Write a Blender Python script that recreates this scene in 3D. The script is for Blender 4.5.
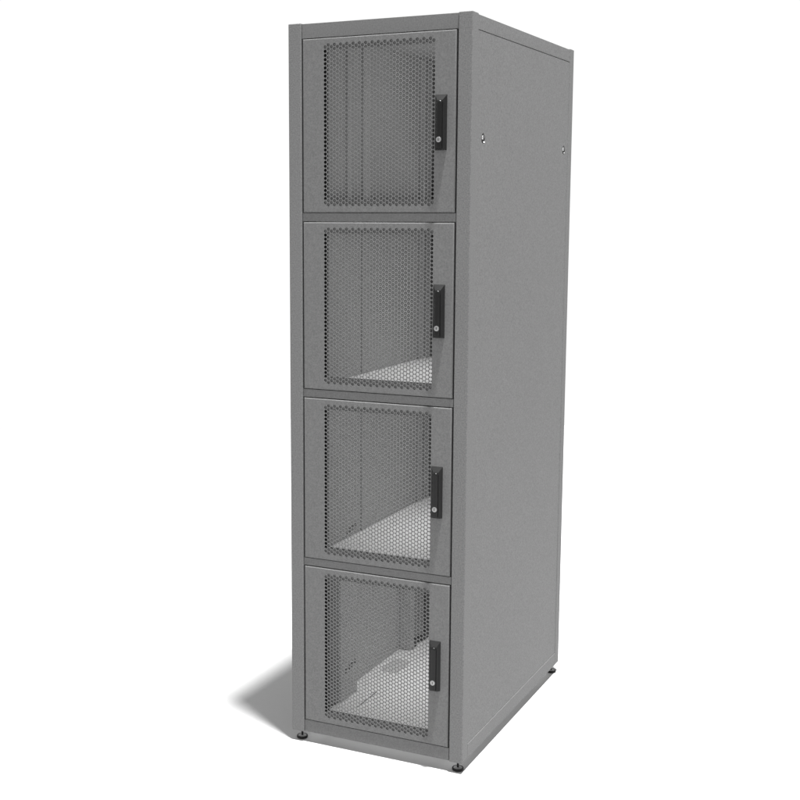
import bpy, bmesh, math
from mathutils import Vector
from mathutils.geometry import delaunay_2d_cdt

scene = bpy.context.scene
for o in list(bpy.data.objects):
    bpy.data.objects.remove(o, do_unlink=True)

# ------------------------------------------------------------------ camera
cam_data = bpy.data.cameras.new("camera")
cam = bpy.data.objects.new("camera", cam_data)
scene.collection.objects.link(cam)
scene.camera = cam
cam.location = (1.92477616, -3.50061584, 1.73575838)
cam.rotation_euler = (math.radians(90 - 8.35213), 0, math.radians(26.5619))
cam_data.sensor_width = 36.0
cam_data.lens = 1267.8673 / 800 * 36.0
cam_data.shift_x = 60.676 / 800
cam_data.shift_y = -3.981 / 800
cam_data.clip_start = 0.05
cam_data.clip_end = 500

# ------------------------------------------------------------------ world: an even white studio surround
world = bpy.data.worlds.new("World")
scene.world = world
world.use_nodes = True
bg = world.node_tree.nodes["Background"]
bg.inputs["Color"].default_value = (1, 1, 1, 1)
bg.inputs["Strength"].default_value = 1.02
_N, _L = world.node_tree.nodes, world.node_tree.links
_tc = _N.new("ShaderNodeTexCoord")
_dot = _N.new("ShaderNodeVectorMath"); _dot.operation = 'DOT_PRODUCT'
_dot.inputs[1].default_value = (-0.72, 0.69, 0.0)          # the bright white side of the studio, behind the cabinet
_mr = _N.new("ShaderNodeMapRange"); _mr.interpolation_type = 'SMOOTHSTEP'
_mr.inputs["From Min"].default_value = -0.25; _mr.inputs["From Max"].default_value = 0.45
_mr.inputs["To Min"].default_value = 0.66; _mr.inputs["To Max"].default_value = 1.02
_L.new(_tc.outputs["Generated"], _dot.inputs[0]); _L.new(_dot.outputs["Value"], _mr.inputs["Value"])
_L.new(_mr.outputs["Result"], bg.inputs["Strength"])

# ------------------------------------------------------------------ key lamp, high overhead to the right
KEY_T = 7.0
kd = bpy.data.lights.new("key_lamp", 'AREA')
kd.shape = 'DISK'
kd.size = 1.12
kd.energy = 8600
key = bpy.data.objects.new("key_lamp", kd)
scene.collection.objects.link(key)
tip = Vector((-0.398, 0.178, 0))
top = Vector((0, 0, 2.297))
key.location = tip + (top - tip) * KEY_T
key.rotation_euler = (Vector((0.2, 0.3, 0.6)) - key.location).to_track_quat('-Z', 'Y').to_euler()

scene.view_settings.view_transform = 'Standard'
scene.view_settings.look = 'None'
scene.view_settings.exposure = 0
scene.view_settings.gamma = 1
scene.cycles.max_bounces = 12
scene.cycles.diffuse_bounces = 8
scene.cycles.use_denoising = True

# ------------------------------------------------------------------ materials
def new_mat(name):
    m = bpy.data.materials.new(name)
    m.use_nodes = True
    return m, m.node_tree.nodes, m.node_tree.links, m.node_tree.nodes["Principled BSDF"]

def paint(name, grey, rough=0.5, speckle=0.21, bump=0.4, scale=250.0, spec=0.05):
    """Textured powder coat: fine orange-peel grain plus a faint tone speckle."""
    m, N, L, b = new_mat(name)
    tc = N.new("ShaderNodeTexCoord")
    n1 = N.new("ShaderNodeTexNoise"); n1.inputs["Scale"].default_value = scale; n1.inputs["Detail"].default_value = 3
    n2 = N.new("ShaderNodeTexNoise"); n2.inputs["Scale"].default_value = 2.3; n2.inputs["Detail"].default_value = 4
    L.new(tc.outputs["Object"], n1.inputs["Vector"]); L.new(tc.outputs["Object"], n2.inputs["Vector"])
    mr = N.new("ShaderNodeMapRange")
    mr.inputs["From Min"].default_value = 0.3; mr.inputs["From Max"].default_value = 0.7
    mr.inputs["To Min"].default_value = grey * (1 - speckle); mr.inputs["To Max"].default_value = grey * (1 + speckle)
    L.new(n1.outputs["Fac"], mr.inputs["Value"])
    mr2 = N.new("ShaderNodeMapRange")
    mr2.inputs["To Min"].default_value = 0.97; mr2.inputs["To Max"].default_value = 1.03
    L.new(n2.outputs["Fac"], mr2.inputs["Value"])
    mul = N.new("ShaderNodeMath"); mul.operation = 'MULTIPLY'
    L.new(mr.outputs["Result"], mul.inputs[0]); L.new(mr2.outputs["Result"], mul.inputs[1])
    cc = N.new("ShaderNodeCombineColor")
    for k in range(3): L.new(mul.outputs[0], cc.inputs[k])
    L.new(cc.outputs["Color"], b.inputs["Base Color"])
    bp = N.new("ShaderNodeBump"); bp.inputs["Strength"].default_value = bump; bp.inputs["Distance"].default_value = 0.0006
    L.new(n1.outputs["Fac"], bp.inputs["Height"]); L.new(bp.outputs["Normal"], b.inputs["Normal"])
    b.inputs["Roughness"].default_value = rough
    b.inputs["Specular IOR Level"].default_value = spec
    return m

def plain(name, grey, rough, metal=0.0, spec=0.5, rscale=60.0):
    m, N, L, b = new_mat(name)
    b.inputs["Base Color"].default_value = (grey, grey, grey, 1)
    b.inputs["Metallic"].default_value = metal
    b.inputs["Specular IOR Level"].default_value = spec
    tc = N.new("ShaderNodeTexCoord")
    n = N.new("ShaderNodeTexNoise"); n.inputs["Scale"].default_value = rscale; n.inputs["Detail"].default_value = 4
    L.new(tc.outputs["Object"], n.inputs["Vector"])
    mr = N.new("ShaderNodeMapRange")
    mr.inputs["To Min"].default_value = max(0.02, rough - 0.08); mr.inputs["To Max"].default_value = rough + 0.08
    L.new(n.outputs["Fac"], mr.inputs["Value"]); L.new(mr.outputs["Result"], b.inputs["Roughness"])
    return m

GREY = 0.157
M_PAINT = paint("grey_powder_coat", GREY)
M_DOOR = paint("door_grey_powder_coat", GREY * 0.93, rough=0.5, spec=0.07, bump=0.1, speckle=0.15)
M_INNER = paint("inner_grey_paint", 0.40, speckle=0.06)
M_RAIL = paint("pale_rail_paint", 0.43, speckle=0.04)
M_SHELF = paint("pale_shelf_paint", 0.72, speckle=0.03, bump=0.1)
M_COVER = paint("grey_cover_paint", 0.5, speckle=0.04, bump=0.1)
M_BLACK = plain("black_handle_plastic", 0.015, 0.34, spec=0.22)
M_LEVER = plain("black_lever_plastic", 0.006, 0.32, spec=0.28)
M_RUBBER = plain("black_rubber", 0.008, 0.6, spec=0.2)
M_CHROME = plain("bright_lock_metal", 0.75, 0.38, metal=1.0)
M_CUP = plain("dark_lock_cup", 0.10, 0.22, metal=1.0)
M_LOCK = plain("dull_lock_metal", 0.30, 0.4, metal=0.8)
M_DARK = plain("dark_slot", 0.006, 0.7, spec=0.05)
M_SLOT = plain("shaded_slot", 0.05, 0.6)
M_ZINC = plain("zinc_plate", 0.26, 0.5, metal=0.0)
M_FLOOR = paint("studio_floor_paint", 0.43, rough=0.9, speckle=0.01, bump=0.0, scale=40, spec=0.0)

# ------------------------------------------------------------------ mesh helpers
def add_box(bm, x0, x1, y0, y1, z0, z1, bev=0.0, seg=2):
    vs = [bm.verts.new((x, y, z)) for x in (x0, x1) for y in (y0, y1) for z in (z0, z1)]
    q = [(0, 1, 3, 2), (4, 6, 7, 5), (0, 4, 5, 1), (2, 3, 7, 6), (0, 2, 6, 4), (1, 5, 7, 3)]
    fs = [bm.faces.new([vs[i] for i in f]) for f in q]
    if bev:
        es = list({e for f in fs for e in f.edges})
        bmesh.ops.bevel(bm, geom=es, offset=bev, segments=seg, profile=0.5, affect='EDGES')

def add_prism(bm, pts, z0, z1, bev=0.0, axis='z', seg=2):
    """Extrude a polygon; axis z: pts are (x, y); axis y: pts are (x, z) from y=z0 to y=z1."""
    def P(p, h): return (p[0], p[1], h) if axis == 'z' else (p[0], h, p[1])
    a = [bm.verts.new(P(p, z0)) for p in pts]; b = [bm.verts.new(P(p, z1)) for p in pts]
    n = len(pts)
    fs = [bm.faces.new(a), bm.faces.new(b)]
    for i in range(n):
        fs.append(bm.faces.new((a[i], a[(i + 1) % n], b[(i + 1) % n], b[i])))
    bmesh.ops.recalc_face_normals(bm, faces=fs)
    if bev:
        es = [e for e in fs[0].edges]
        bmesh.ops.bevel(bm, geom=es, offset=bev, segments=seg, profile=0.5, affect='EDGES')

def add_pierced_plate(bm, xa, xb, rect, holes, r, ns=32):
    """Flat plate in the y-z plane with round holes through it."""
    y0, y1, z0, z1 = rect
    pts = [Vector(q) for q in ((y0, z0), (y1, z0), (y1, z1), (y0, z1))]
    edges = [(0, 1), (1, 2), (2, 3), (3, 0)]
    loops = [list(range(4))]
    for y, z in holes:
        b = len(pts)
        pts += [Vector((y + r * math.cos(2 * math.pi * k / ns), z + r * math.sin(2 * math.pi * k / ns))) for k in range(ns)]
        edges += [(b + k, b + (k + 1) % ns) for k in range(ns)]
        loops.append(list(range(b, b + ns)))
    vv, ee, ff, ov, oe, of = delaunay_2d_cdt(pts, edges, [], 1, 1e-7)
    re_ = {o_: n_ for n_, olds in enumerate(ov) for o_ in olds}
    A = [bm.verts.new((xa, v.x, v.y)) for v in vv]; B = [bm.verts.new((xb, v.x, v.y)) for v in vv]
    for f in ff:
        c_ = sum((vv[i] for i in f), Vector((0, 0))) / 3
        if any((c_ - Vector(h)).length < r * .97 for h in holes): continue
        bm.faces.new([A[i] for i in f]); bm.faces.new([B[i] for i in reversed(f)])
    for lp in loops:
        for k in range(len(lp)):
            i, j = re_[lp[k]], re_[lp[(k + 1) % len(lp)]]
            bm.faces.new((A[i], A[j], B[j], B[i]))

def add_lathe(bm, prof, centre, axis='z', n=40):
    """Revolve (r, h) profile about an axis through centre; h runs along the axis."""
    rings = []
    for r, h in prof:
        ring = []
        for k in range(n if r > 1e-6 else 1):
            a = 2 * math.pi * k / n
            u, v = r * math.cos(a), r * math.sin(a)
            if axis == 'z': p = (u, v, h)
            elif axis == 'y': p = (u, h, v)
            else: p = (h, u, v)
            ring.append(bm.verts.new([p[i] + centre[i] for i in range(3)]))
        rings.append(ring)
    fs = []
    for a, b in zip(rings, rings[1:]):
        for k in range(n):
            q = [a[k % len(a)], a[(k + 1) % len(a)], b[(k + 1) % len(b)], b[k % len(b)]]
            u = []
            for v in q:
                if v not in u: u.append(v)
            if len(u) >= 3: fs.append(bm.faces.new(u))
    bmesh.ops.recalc_face_normals(bm, faces=fs)
    for f in fs: f.smooth = True

ROOT = Vector((0.3, 0.507, 0))

def build(name, bm, mat, parent=None, loc=None, recalc=True, smooth_angle=None):
    if recalc: bmesh.ops.recalc_face_normals(bm, faces=bm.faces[:])
    me = bpy.data.meshes.new(name)
    bm.to_mesh(me); bm.free()
    me.materials.append(mat)
    if smooth_angle:
        me.shade_smooth()
        me.set_sharp_from_angle(angle=math.radians(smooth_angle))
    o = bpy.data.objects.new(name, me)
    scene.collection.objects.link(o)
    if smooth_angle:
        wn = o.modifiers.new("weighted_normals", 'WEIGHTED_NORMAL'); wn.keep_sharp = True
    if parent is not None: o.parent = parent
    if loc is not None: o.location = loc
    return o

def part(name, fill, mat, parent, smooth=35):
    """A part of the cabinet: shapes are given in cabinet coordinates."""
    bm = bmesh.new(); fill(bm)
    loc = -ROOT if parent is root else None
    return build(name, bm, mat, parent, loc, smooth_angle=smooth)

# ------------------------------------------------------------------ floor
bm = bmesh.new()
R = 6.5
n = 96
c = bm.verts.new((0, 0, 0))
rim = [bm.verts.new((R * math.cos(2 * math.pi * k / n), R * math.sin(2 * math.pi * k / n), 0)) for k in range(n)]
for k in range(n): bm.faces.new((c, rim[k], rim[(k + 1) % n]))
floor = build("floor", bm, M_FLOOR)
floor["kind"] = "structure"

# ------------------------------------------------------------------ cabinet
W, D, H, ZB = 0.6, 1.0138, 2.2967, 0.0344
root = bpy.data.objects.new("server_cabinet", None)
scene.collection.objects.link(root)
root.location = ROOT
root.empty_display_size = 0.2
root["label"] = "tall grey steel server cabinet with four perforated doors standing on a white floor"
root["category"] = "server cabinet"

PW = 0.044
for x0, x1 in ((0, PW), (W - PW, W)):
    part("post", lambda bm: add_box(bm, x0, x1, 0.0, 0.0485, ZB, H, 0.0028, 3), M_PAINT, root)
for x0, x1 in ((0, PW), (W - PW, W)):
    part("post", lambda bm: add_box(bm, x0, x1, D - 0.0435, D, ZB, H, 0.0028, 3), M_PAINT, root)

DOOR_TOP = [2.2485, 1.698, 1.148, 0.599]
DOOR_H = 0.5205
FY = 0.0022                                 # door face, just behind the post faces
RY = 0.0052                                 # rails sit a little further back

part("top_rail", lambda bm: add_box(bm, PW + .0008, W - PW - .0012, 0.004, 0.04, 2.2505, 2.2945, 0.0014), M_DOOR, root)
for za, zb in ((1.7005, 1.7264), (1.1505, 1.1758), (0.6015, 0.6260)):
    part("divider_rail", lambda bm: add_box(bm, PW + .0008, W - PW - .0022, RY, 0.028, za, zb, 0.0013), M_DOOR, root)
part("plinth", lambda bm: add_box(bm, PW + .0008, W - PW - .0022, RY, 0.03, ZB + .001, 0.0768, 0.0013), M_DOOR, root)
part("rear_rail", lambda bm: add_box(bm, PW + .001, W - PW - .001, D - .03, D - .002, ZB + .001, 0.0768, 0.0013), M_PAINT, root)
part("rear_rail", lambda bm: add_box(bm, PW + .001, W - PW - .001, D - .03, D - .002, 2.2505, 2.2945, 0.0013), M_PAINT, root)

for s in (0, 1):
    def X(a, b): return (a, b) if s else (W - b, W - a)
    xa, xb = X(0.565, 0.5985)
    part("top_side_rail", lambda bm: add_box(bm, xa, xb, 0.0492, D - .0442, 2.2512, 2.2935, 0.0014), M_PAINT, root)
    xa, xb = X(0.565, 0.5995)
    part("base_side_rail", lambda bm: add_box(bm, xa, xb, 0.0492, D - .0442, ZB, 0.0818, 0.0014), M_PAINT, root)
    xa, xb = X(0.582, 0.5982)
    y0, y1, z0, z1 = 0.0496, D - .0446, 0.0832, 2.2493
    locks = [(0.1035, 1.9445), (0.921, 1.9445)] if s else []
    sp = part("side_panel", lambda bm: add_pierced_plate(bm, xa, xb, (y0, y1, z0, z1), locks, 0.0155), M_PAINT, root, None)
    for y, z in locks:
        lk = part("panel_lock", lambda bm: add_lathe(bm, [(.0154, -.0004), (.0148, -.0004), (.0138, -.0030), (.0120, -.0066), (.0060, -.0074), (0, -.0074)], (xb, y, z), 'x'), M_CUP, sp)
        part("lock_barrel", lambda bm: add_lathe(bm, [(.0066, -.0080), (.0064, -.0020), (.0054, -.0006), (.0040, -.0002), (0, -.0002)], (xb, y, z + .0030), 'x'), M_CHROME, lk)
        part("lock_slot", lambda bm: add_box(bm, xb - .0003, xb + .0001, y - .0010, y + .0010, z - .0010, z + .0070), M_DARK, lk)
part("rear_panel", lambda bm: add_box(bm, PW + .0012, W - PW - .0012, D - .020, D - .004, 0.0785, 2.2490, 0.0012), M_PAINT, root)
part("roof_panel", lambda bm: add_box(bm, 0.036, W - .036, 0.041, D - .031, 2.280, 2.284), M_PAINT, root)

# inside: liners, mounting rails, shelves
for s in (0, 1):
    def X(a, b): return (a, b) if not s else (W - b, W - a)
    for z0, z1, xi in ((1.7310, 2.2795, 0.0660), (1.1805, 1.7080, 0.0660), (0.6305, 1.1575, 0.0660), (0.0805, 0.6075, 0.0524)):
        xa, xb = X(0.040, xi)
        part("side_liner", lambda bm: add_box(bm, xa, xb, 0.0495, D - .0445, z0, z1), M_INNER, root)
        for y0, y1, t in (((0.262, 0.290, 0.009),) if z0 > 1.7 else ()) + ((0.385, 0.430, 0.009 if z0 > 1.7 else 0.004), (0.875, 0.895, 0.018), (0.935, 0.965, 0.016)) if z0 > .5 else ((0.168, 0.300, 0.042), (0.755, 0.79, 0.046), (0.935, 0.965, 0.012)):
            xa2, xb2 = X(xi + .0002, xi + t)
            part("mounting_rail", lambda bm: add_box(bm, xa2, xb2, y0, y1, z0 + .0005, z1 - .0005, 0.0012), M_RAIL if z0 > 1.7 else M_INNER, root)
for z in (1.7305, 1.18, 0.63):
    def fill(bm):
        add_box(bm, 0.0665, W - .0665, 0.034, D - .033, z - .0025, z, 0.0008)
        add_box(bm, 0.0665, W - .0665, 0.031, 0.0335, z - .022, z - .0005)
    part("shelf", fill, M_SHELF, root)
def fill(bm):
    half = [(0.097, 0.036), (0.097, 0.302), (0.0528, 0.302), (0.0528, 0.752), (0.100, 0.752), (0.100, D - .033)]
    add_prism(bm, half + [(W - x, y) for x, y in reversed(half)], 0.0775, 0.080)
bp_ = part("base_plate", fill, M_SHELF, root)
def cover(bm): add_box(bm, 0.0825, 0.150, 0.512, 0.646, 0.0802, 0.083, 0.001)
o = part("cable_entry_cover", cover, M_COVER, bp_)
o["label"] = "darker grey rectangular cover in the pale bottom plate"
part("plate_slot", lambda bm: add_box(bm, 0.1575, 0.1615, 0.165, 0.322, 0.0798, 0.0806), M_SLOT, bp_)
for zc, xs, yc in ((0.180, 0.0944, 0.205), (0.646, 0.0660, 0.27)):
    def fill(bm):
        for k in range(4):
            for q in (0, 1):
                add_box(bm, xs - .0004, xs + .0006, yc + k * .022, yc + .015 + k * .022, zc - .006 + k * .004 + q * .010, zc - .001 + k * .004 + q * .010)
    part("liner_slot", fill, M_SLOT, root)

# added soft fill lights in the compartments, which have no lamps of their own
for z, e in ((1.745, 1.75), (1.70, 1.25), (1.15, 1.25), (0.60, 1.35)):
    ld = bpy.data.lights.new("compartment_fill", 'AREA')
    ld.shape = 'RECTANGLE'; ld.size = 0.42; ld.size_y = 0.80; ld.energy = e; ld.spread = math.radians(170 if z > 2 else 110)
    lo = bpy.data.objects.new("compartment_fill", ld)
    scene.collection.objects.link(lo)
    lo.location = (0.3, 0.53, z)
    if z == 1.745: lo.rotation_euler = (math.pi, 0, 0)      # the top fill light points up from just above the shelf

# added fill light under the base, no real fixture: keeps the floor as pale as the shadow beside it
ld = bpy.data.lights.new("base_fill", 'AREA')
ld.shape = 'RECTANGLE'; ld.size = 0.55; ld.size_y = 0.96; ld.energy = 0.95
lo = bpy.data.objects.new("base_fill", ld)
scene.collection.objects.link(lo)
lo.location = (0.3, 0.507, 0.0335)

# feet
for x, y in ((0.022, 0.031), (0.575, 0.030), (0.022, 0.985), (0.581, 0.985)):
    ft = part("foot", lambda bm: add_lathe(bm, [(0, .0005), (.0172, .0005), (.0184, .002), (.0184, .006), (.0172, .0084), (.0148, .0084), (.0142, .0072), (0, .0072)], (x, y, 0)), M_RUBBER, root)
    part("foot_plate", lambda bm: add_lathe(bm, [(.0141, .0073), (.0136, .0083), (.005, .0088), (0, .0088)], (x, y, 0)), M_ZINC, ft)
    part("foot_stud", lambda bm: add_lathe(bm, [(0, .0087), (.0034, .0087), (.0034, .0346), (0, .0346)], (x, y, 0)), M_RUBBER, ft)

# ------------------------------------------------------------------ door (local z = 0 at its bottom edge, x and y as in the cabinet)
DX0, DX1 = 0.0484, 0.5504
IX0, IX1 = 0.1170, 0.4882
IZ0, IZ1 = DOOR_H - 0.5055, DOOR_H - 0.0120

def door_mesh():
    bm = bmesh.new()
    # face ring with a rounded rim and return flange
    def rect(x0, x1, z0, z1, y): return [bm.verts.new(p) for p in ((x0, y, z0), (x1, y, z0), (x1, y, z1), (x0, y, z1))]
    r = 0.0038
    loops = [rect(IX0, IX1, IZ0, IZ1, FY)]
    for a in (0, 22.5, 45, 67.5, 90):
        s, c_ = math.sin(math.radians(a)), math.cos(math.radians(a))
        i = r * (1 - s)
        loops.append(rect(DX0 + i, DX1 - i, i, DOOR_H - i, FY + r * (1 - c_)))
    loops.append(rect(DX0, DX1, 0, DOOR_H, FY + 0.02))
    for a, b in zip(loops, loops[1:]):
        for k in range(4):
            bm.faces.new((a[k], a[(k + 1) % 4], b[(k + 1) % 4], b[k]))
    bmesh.ops.recalc_face_normals(bm, faces=bm.faces[:])
    # inner stiffening frame behind the plate
    T = DOOR_H
    y0, y1 = FY + 0.0035, FY + 0.018
    add_box(bm, DX0 + .002, DX1 - .002, y0, y1, T - .033, T - .003)
    add_box(bm, DX0 + .002, DX1 - .002, y0, y1, .003, T - .481)
    add_box(bm, DX0 + .002, 0.1165, y0, y1, T - .4805, T - .0335)
    add_box(bm, 0.4975, DX1 - .002, y0, y1, T - .4805, T - .0335)
    return bm

def mesh_panel_mesh():
    p, cx, r, ns = 0.0122, 0.0104, 0.00515, 12
    pts, edges, holes = [], [], []
    rect = [(IX0, IZ0), (IX1, IZ0), (IX1, IZ1), (IX0, IZ1)]
    pts += rect; edges += [(0, 1), (1, 2), (2, 3), (3, 0)]
    for i in range(35):
        x = 0.1258 + cx * i
        odd = i % 2
        z0 = DOOR_H - 0.0209 - (0 if odd else p / 2)
        for j in range(40 if odd else 39):
            z = z0 - p * j
            b = len(pts)
            for k in range(ns):
                a = 2 * math.pi * (k + .5) / ns
                pts.append((x + r * math.cos(a), z + r * math.sin(a)))
            edges += [(b + k, b + (k + 1) % ns) for k in range(ns)]
            holes.append((x, z, b))
    vv, ee, ff, ov, oe, of = delaunay_2d_cdt([Vector(q) for q in pts], edges, [], 1, 1e-7)
    import numpy as np
    hc = np.array([(h[0], h[1]) for h in holes])
    bm = bmesh.new()
    t = 0.0016
    F = [bm.verts.new((v.x, FY, v.y)) for v in vv]
    B = [bm.verts.new((v.x, FY + t, v.y)) for v in vv]
    remap = {}
    for new, olds in enumerate(ov):
        for o_ in olds: remap[o_] = new
    cen = np.array([((vv[f[0]].x + vv[f[1]].x + vv[f[2]].x) / 3, (vv[f[0]].y + vv[f[1]].y + vv[f[2]].y) / 3) for f in ff])
    for f, ce in zip(ff, cen):
        if ((hc - ce) ** 2).sum(1).min() < (r * 0.93) ** 2: continue
        a, b, c_ = (vv[i] for i in f)
        ccw = (b.x - a.x) * (c_.y - a.y) - (b.y - a.y) * (c_.x - a.x) > 0
        f = f if ccw else f[::-1]
        bm.faces.new([F[i] for i in f])
        bm.faces.new([B[i] for i in reversed(f)])
    for x, z, b in holes:
        for k in range(ns):
            i, j = remap[b + k], remap[b + (k + 1) % ns]
            bm.faces.new((F[j], F[i], B[i], B[j]))
    return bm

def make_door(z):
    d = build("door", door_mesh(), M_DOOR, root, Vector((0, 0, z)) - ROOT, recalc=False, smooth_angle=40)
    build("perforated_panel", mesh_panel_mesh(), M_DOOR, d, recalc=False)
    T = DOOR_H
    g = bmesh.new(); add_box(g, 0.1168, 0.1268, FY + .006, FY + .016, T - .480, T - .034)
    build("black_strip", g, M_RUBBER, d)  # black strip behind the leftmost column of holes
    # swing handle: chamfered housing, lever with a round top, lock
    hb = bmesh.new()
    x0, x1, z0, z1 = 0.4860, 0.5235, T - .3405, T - .1815
    yb, yf = FY - .0004, FY - 0.0135
    a = [hb.verts.new(q) for q in ((x0, yb, z0), (x1, yb, z0), (x1, yb, z1), (x0, yb, z1))]
    b = [hb.verts.new(q) for q in ((x0 + .0072, yf, z0 + .0015), (x1 - .0060, yf, z0 + .0015), (x1 - .0100, yf, z1 - .0165), (x0 + .0112, yf, z1 - .0165))]
    hb.faces.new(b); hb.faces.new(a[::-1])
    for k in range(4): hb.faces.new((a[k], a[(k + 1) % 4], b[(k + 1) % 4], b[k]))
    bmesh.ops.recalc_face_normals(hb, faces=hb.faces[:])
    bmesh.ops.bevel(hb, geom=[e for e in hb.edges if all(v.co.y < yf + .001 for v in e.verts)], offset=.0008, segments=2, affect='EDGES')
    h = build("handle", hb, M_BLACK, d, smooth_angle=30)
    lv = bmesh.new()
    cxl, wl = 0.5058, 0.0092
    zt, zl = T - .1975 - wl, T - .335
    pts = [(cxl - wl, zl), (cxl + wl, zl)] + [(cxl + wl * math.cos(t_), zt + wl * math.sin(t_)) for t_ in [math.pi * k / 16 for k in range(17)]]
    add_prism(lv, pts, yf - .0074, yf + .001, 0.0056, 'y', 7)
    build("lever", lv, M_LEVER, d, smooth_angle=50)
    lk = bmesh.new()
    zk = T - .3105
    add_lathe(lk, [(0, -.0016), (.0068, -.0016), (.0078, -.0008), (.0080, .0015)], (cxl, yf - .0074, zk), 'y', 32)
    build("lock", lk, M_LOCK, d, smooth_angle=40)
    ks = bmesh.new()
    add_box(ks, cxl - .0008, cxl + .0008, yf - .0074 - .0021, yf - .0074 - .0015, zk - .0035, zk + .0035)
    build("keyhole", ks, M_DARK, d)
    return d

first = make_door(DOOR_TOP[0] - DOOR_H)
for zt in DOOR_TOP[1:]:
    c = first.copy(); scene.collection.objects.link(c)
    c.parent = root; c.location = Vector((0, 0, zt - DOOR_H)) - ROOT
    for ch in list(first.children):
        k = ch.copy(); scene.collection.objects.link(k); k.parent = c
